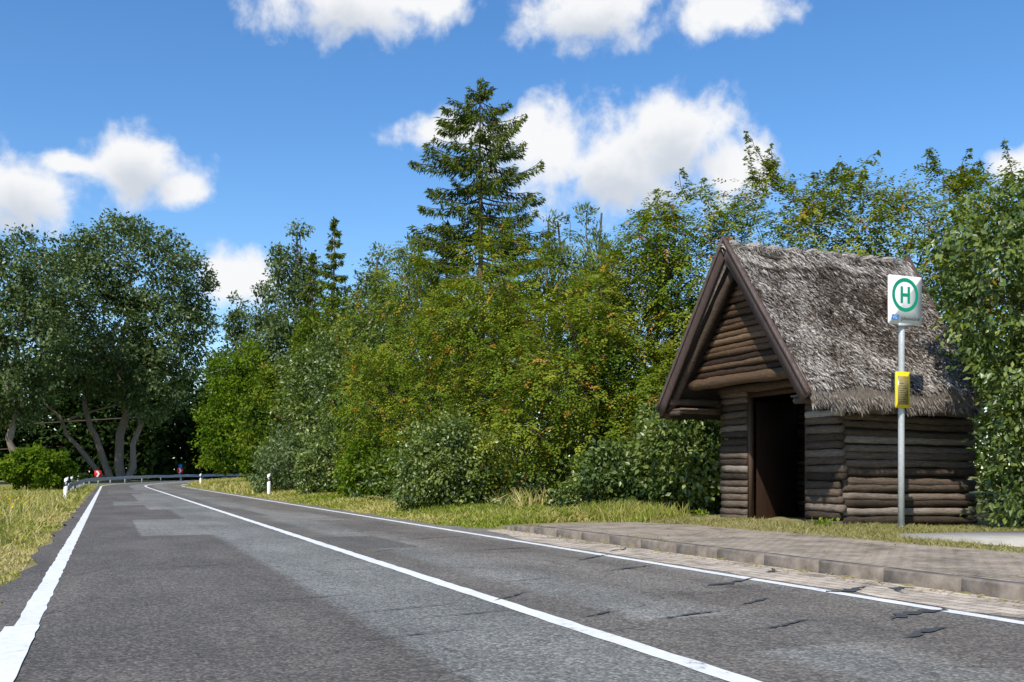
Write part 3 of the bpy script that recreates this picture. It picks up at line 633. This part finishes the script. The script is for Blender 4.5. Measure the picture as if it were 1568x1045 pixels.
thatch=tint_mat('thatch',[(0,(.050,.036,.024)),(.3,(.165,.132,.104)),(.55,(.35,.31,.27)),(.8,(.50,.46,.41)),(1,(.66,.61,.56))],.95,16,.8,(6,1,1))
def straws(n,side,lo,hi,lift,L,W,tbase,jit=.12):
    q=lo+(hi-lo)*rng.random(n); a=-1.08+(AEND(q)-.02+1.08)*rng.random(n)
    b=MID+side*q; z=Z0+sl_*(2.34-q)+lift+lump(a,q,side)
    dn=np.array([0,side*1.0,-sl_]); dn/=np.linalg.norm(dn); nn=np.array([0,side*sl_,1.0]); nn/=np.linalg.norm(nn)
    D=dn+unit(n)*jit+nn*(.14*rng.random(n))[:,None]
    cell=np.sin(a*9+q*4)+np.sin(a*4-q*11)+.8*np.sin(a*17+q*13)
    moss=np.exp(-((a-1.1)/1.2)**2-((q-.95)/.6)**2)*.80*(cell>-.7)
    row=.06*np.sin(q*14+np.sin(a*2))
    pn=.08*np.sin(a*5+q*3)+.07*np.sin(a*2.3-q*7)+.08*cell
    t=np.clip(tbase+row+pn-moss*(rng.random(n)*.7+.4)+.22*rng.normal(size=n),0,1)
    P=np.stack([a,b,z],-1)+nn*(.055*rng.random(n))[:,None]
    mb.leaves(P,D,nn+.5*unit(n),L*(.5+.9*rng.random(n)),W,0,t,.1)
straws(44000,-1,0.0,2.28,.01,.12,.020,.52,.40); straws(9000,1,0,2.28,.01,.2,.022,.48)
straws(7000,-1,0.0,.42,.075,.18,.018,.68,.25); straws(3000,1,0,.42,.075,.2,.02,.6,.25)
straws(3500,-1,0.30,.34,.065,.16,.017,.2,.4)
n=7000; a=-1.08+3.46*rng.random(n); P=np.stack([a,np.full(n,EV)+.02+.06*rng.random(n),Z0-.02-.17*rng.random(n)+.03*np.sin(a*5)+.025*np.sin(a*13)],-1)
D=np.tile([0.,-.45,-1.],(n,1))+unit(n)*.35; mb.leaves(P,D,np.tile([0.,-1,.2],(n,1))+.4*unit(n),.11*(.4+1.5*rng.random(n)**2),.016,0,np.clip(.40+.2*rng.normal(size=n),0,1))
for i in range(9):
    a0=-.98+i*.44; mb.tube([(a0-.2,MID,ZT-.03),(a0-.1,MID,ZT+.03),(a0,MID,ZT+.05+.02*rng.random()),(a0+.1,MID,ZT+.03),(a0+.21,MID,ZT-.03)],[.09,.12,.13,.12,.09],8,0,.55,.2)
    n=260; P=np.stack([a0+.2*(rng.random(n)*2-1),MID+.12*rng.normal(size=n)*.6,ZT+.05+.06*rng.random(n)],-1); D=unit(n)*.5; D[:,1]+=np.sign(rng.random(n)-.5); D[:,2]-=.3; mb.leaves(P,D,unit(n)+[0,0,1.],.2,.018,0,np.clip(.66+.15*rng.normal(size=n),0,1))
for q in (.20,.46):
    for sd in (-1,1):
        pts=[(a,MID+sd*q,zt(MID+sd*q)+.125+.02*math.sin(a*9)) for a in np.linspace(-1.05,2.85,24)]; mb.tube(pts,.02,5,2,.25)
mb.build('thatched_roof',[thatch,darkm,logm],(),sh)
mb=MB()
def barge(a0,a1,th,mat=0,tint=.5,rear=False):
    for sd in (-1,1):
        ap=np.array([MID,5.36]); ee=np.array([MID+sd*2.34,2.40]); dv=(ee-ap)/np.linalg.norm(ee-ap); nn=np.array([-dv[1],dv[0]]); nn=-nn if nn[1]<0 else nn
        inn=-nn*th; segs=14; V=[]
        for k in range(segs+1):
            p=ap+(ee-ap)*k/segs; w_=rng.normal()*.003; sh_=(-.62*k/segs if rear else 0)
            q=p+inn
            if k==0: q=np.array([MID,p[1]-th/abs(dv[0])])
            for aa_ in (a0,a1): V+= [(aa_+sh_,p[0],p[1]+w_),(aa_+sh_,q[0],q[1]+w_)]
        F=[]
        for k in range(segs):
            b=k*4; F+=[(b,b+1,b+5,b+4),(b+2,b+6,b+7,b+3),(b,b+4,b+6,b+2),(b+1,b+3,b+7,b+5)]
        e_=segs*4; F+=[(e_,e_+1,e_+3,e_+2),(0,2,3,1)]
        mb.add(V,F,mat,tint)
barge(-1.17,-1.125,.25,0,.4); barge(3.04,3.08,.25,0,.4,True); barge(-1.195,-1.172,.07,0,.6)
mb.build('barge_boards',[boardm],(),sh)
mb=MB(); z=2.86
log(mb,(-.80,MID-1.62,2.80),(-.80,MID+1.62,2.80),.10,.4,1)
z=2.97
while z<4.7:
    hw=(4.80-z)/sl_-.02
    if hw>.06: log(mb,(-.72,MID-hw,z),(-.72,MID+hw,z),.058,.42+.18*rng.normal(),1)
    z+=.118
for sd in (-1,1):
    p0=(-.95,MID+sd*.03,4.86-.14); p1=(-.95,MID+sd*2.3,under(MID+sd*2.3)-.02); log(mb,p0,p1,.075,.35,0)
    b=MID+sd*1.98; log(mb,(-1.08,b,under(b)-.08),(2.4,b,under(b)-.08),.075,.4,0)
    mb.box((-1.0,min(MID+sd*1.66,MID+sd*2.2),2.36),(-.06,max(MID+sd*1.66,MID+sd*2.2),2.39),0,.55)
    q=MID+sd*1.75; log(mb,(-.06,q,2.33),(-.98,q,2.33),.06,.35,0)
log(mb,(-.98,MID-2.15,2.30),(-.98,MID-1.75,2.30),.05,.35,0); log(mb,(-.98,MID+2.15,2.30),(-.98,MID+1.75,2.30),.05,.35,0)
z=2.8
while z<4.7:
    hw=(4.80-z)/sl_-.02; a=min(A1-.1,float(AEND(hw))-.15); log(mb,(a,MID-hw,z),(a,MID+hw,z),.075,None,0); z+=.14
mb.build('gable_timber',[logm,logw],(0,1),sh)
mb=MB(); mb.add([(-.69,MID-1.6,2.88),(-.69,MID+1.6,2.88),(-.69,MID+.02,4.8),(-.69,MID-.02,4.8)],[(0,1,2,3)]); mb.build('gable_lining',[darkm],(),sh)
# ---------------- BUS STOP SIGN
sg=empty('bus_stop_sign',(6.06,15.5,0),TH)
steel=simple_mat('galvanised_steel',(.40,.41,.40),(.54,.55,.54),20,.5,.05,metal=.15)
def flat(name,c,rough=.4):
    return simple_mat(name,tuple(x*.94 for x in c),c,3,rough,0)
white=flat('sign_white',(.82,.83,.82)); green=flat('sign_green',(.0,.30,.16)); yel=flat('sign_yellow',(.80,.62,.02)); blue=flat('sign_blue',(.03,.20,.55)); blk=flat('text_black',(.03,.03,.03))
mb=MB(); mb.tube([(0,0,.1),(0,0,1.5),(.005,0,3.0),(.012,0,4.1)],.048,14,0,caps=True)
mb.tube([(0,0,.24),(0,0,.27)],.07,14,0,caps=True)
for z in (3.5,4.05,2.3,2.6): mb.tube([(.008,0,z-.02),(.008,0,z+.02)],.058,12,0,caps=True)
mb.box((-.12,-.075,3.40),(.14,-.045,3.44),0)
mb.build('pole',[steel],(0,),sg)
def panel(x0,x1,z0,z1,y0,y1,mat,name,r=.03):
    mb=MB(); pts=[]
    for cx,cz,a0 in ((x1-r,z1-r,0),(x0+r,z1-r,90),(x0+r,z0+r,180),(x1-r,z0+r,270)):
        for k in range(4): a=math.radians(a0+k*30); pts.append((cx+r*math.cos(a),cz+r*math.sin(a)))
    n=len(pts); V=[(x,y0,z) for x,z in pts]+[(x,y1,z) for x,z in pts]+[((x0+x1)/2,y0,(z0+z1)/2),((x0+x1)/2,y1,(z0+z1)/2)]
    F=[(i,(i+1)%n,n+(i+1)%n,n+i) for i in range(n)]
    F+=[(2*n,(i+2)%n,i+1,i) for i in range(0,n,2)]+[(2*n+1,n+i,n+i+1,n+(i+2)%n) for i in range(0,n,2)]
    mb.add(V,F); return mb.build(name,[mat],(),sg)
panel(-.325,.345,3.42,4.18,-.072,-.06,white,'sign_panel')
mb=MB(); cx,cz=.01,3.885; n=48
a=np.arange(n)*2*math.pi/n
V=np.concatenate([np.stack([cx+r*np.cos(a),np.full(n,-.075),cz+r*np.sin(a)],-1) for r in (.205,.262)]); i=np.arange(n)
mb.add(V,np.stack([i,(i+1)%n,n+(i+1)%n,n+i],-1))
for x0,x1,z0,z1 in ((-.095,-.045,-.13,.13),(.045,.095,-.13,.13),(-.045,.045,-.026,.026)):
    mb.add([(cx+x0,-.075,cz+z0),(cx+x1,-.075,cz+z0),(cx+x1,-.075,cz+z1),(cx+x0,-.075,cz+z1)],[(0,1,2,3)])
mb.build('stop_symbol',[green],(),sg)
mb=MB(); mb.add([(-.27,-.075,3.49),(-.13,-.075,3.49),(-.11,-.075,3.57),(-.25,-.075,3.57)],[(0,1,2,3)]); mb.build('operator_logo',[blue],(),sg)
def text(s,x,z,size,mat,nm,y=-.0755):
    c=bpy.data.curves.new(nm,'FONT'); c.body=s; c.size=size; o=bpy.data.objects.new(nm,c); sc.collection.objects.link(o)
    o.rotation_euler=(math.radians(90),0,0); o.location=(x,y,z); o.parent=sg; c.materials.append(mat)
text('Johanneshof',-.07,3.495,.075,blk,'stop_name'); text('VG',-.245,3.505,.07,white,'operator_letters',-.078)
fr=panel(-.20,.08,2.13,2.69,-.10,-.075,yel,'timetable_frame',.015)
tm=simple_mat('timetable_paper',(.20,.16,.06),(.38,.31,.13),14,.3,0)
mb=MB(); mb.box((-.165,-.104,2.18),(.045,-.1015,2.62),0); mb.build('timetable',[tm],(),sg)
mb=MB()
for i in range(9): mb.box((-.14,-.1055,2.22+i*.035),(.02-.03*(i%3),-.1045,2.228+i*.035),0)
mb.build('timetable_text',[blk],(),sg)
# ---------------- DELINEATORS
pw=flat('post_white',(.8,.8,.78),.5); pb=flat('post_black',(.02,.02,.02)); refl=flat('reflector',(.5,.5,.5))
red=flat('sign_red',(.62,.02,.02))
def delin(s,t,lean=0):
    P=road_pt(s,t); z=float(terrain(*P)); e=empty('delineator_post',(P[0],P[1],z),TH); e.rotation_euler=(0,lean,TH)
    mb=MB()
    def seg(z0,z1,mat,gr=0,slant=0):
        V=[]
        for zz_,s_ in ((z0,0),(z1,1)):
            h=.08+gr; 
            for x,y in ((-h,-.05-gr),(h,-.05-gr),(h*.5,.05+gr),(-h*.5,.05+gr)): V.append((x,y,zz_+x*slant))
        mb.add(V,[(0,1,5,4),(1,2,6,5),(2,3,7,6),(3,0,4,7),(4,5,6,7)],mat)
    seg(-.2,.72,0); seg(.72,.92,1,.002,.6); seg(.922,1.08,0,0,.6)
    mb.box((-.03,-.056,.76),(.03,-.0525,.88),2)
    mb.build('post',[pw,pb,refl],(),e)
for s,t,l in [(48,-1.75,.06),(51,7.5,0),(92,7.6,0),(72,-2.2,0),(90,-2.3,0),(30,-8.0,.1)]: delin(s,t,l)
# ---------------- GUARDRAIL
ge=empty('guardrail')
mb=MB(); ss=np.concatenate([[57.0,58.5,60.5],srange(62,190,2.0)])
prof=[(0,-.155),(.03,-.12),(.03,-.07),(0,-.03),(0,.03),(.03,.07),(.03,.12),(0,.155)]
V=[]
for s in ss:
    drop=.55*max(0,(61-s)/4)
    for o,zz_ in prof:
        P=road_pt(s,-1.9+o-.35*max(0,(61-s)/4)); V.append((P[0],P[1],float(terrain(*P))+.62-drop+zz_))
k=len(prof); i=(np.arange(len(ss)-1)[:,None]*k+np.arange(k-1)[None]).ravel()
mb.add(V,np.stack([i,i+1,i+k+1,i+k],-1)); 
rail=simple_mat('rail_steel',(.26,.27,.27),(.46,.47,.46),6,.5,.05,metal=.3)
mb.build('rail',[rail],(0,),ge)
mb=MB()
for s in srange(61,189,4):
    P=road_pt(s,-2.02); z=float(terrain(*P)); mb.tube([(P[0],P[1],z-.2),(P[0],P[1],z+.7)],.06,6,0,caps=True)
mb.build('rail_posts',[rail],(),ge)
def chev(s,t,w_,h_,zb):
    P=road_pt(s,t); z=float(terrain(*P)); e=empty('chevron_sign',(P[0],P[1],z),math.radians(20))
    mb=MB(); mb.tube([(0,.05,-.2),(0,.05,zb+h_)],.035,8,3,caps=True); mb.box((-w_/2,-.01,zb),(w_/2,.01,zb+h_),1)
    c=h_/2
    for sg_ in (-1,1):
        x0=0; mb.add([(x0,-.016,zb+c),(x0+.24*w_,-.016,zb+c),(x0-.02*w_,-.016,zb+c+sg_*c*.92),(x0-.26*w_,-.016,zb+c+sg_*c*.92)],[(0,1,2,3)],0)
    mb.build('chevron_panel',[white,red,pb,rail],(),e)
chev(108,-2.9,.65,.65,.75); chev(126,-2.9,.65,.65,.9)
chev(142,-2.9,.65,.65,.9)
P=road_pt(128,-4.5); e=empty('direction_sign',(P[0],P[1],float(terrain(*P))),.2); mb=MB(); mb.tube([(0,.05,-.2),(0,.05,2.0)],.04,8,1,caps=True); mb.box((-.2,-.02,1.5),(.2,.01,2.0),0); mb.build('panel',[blue,rail],(),e)
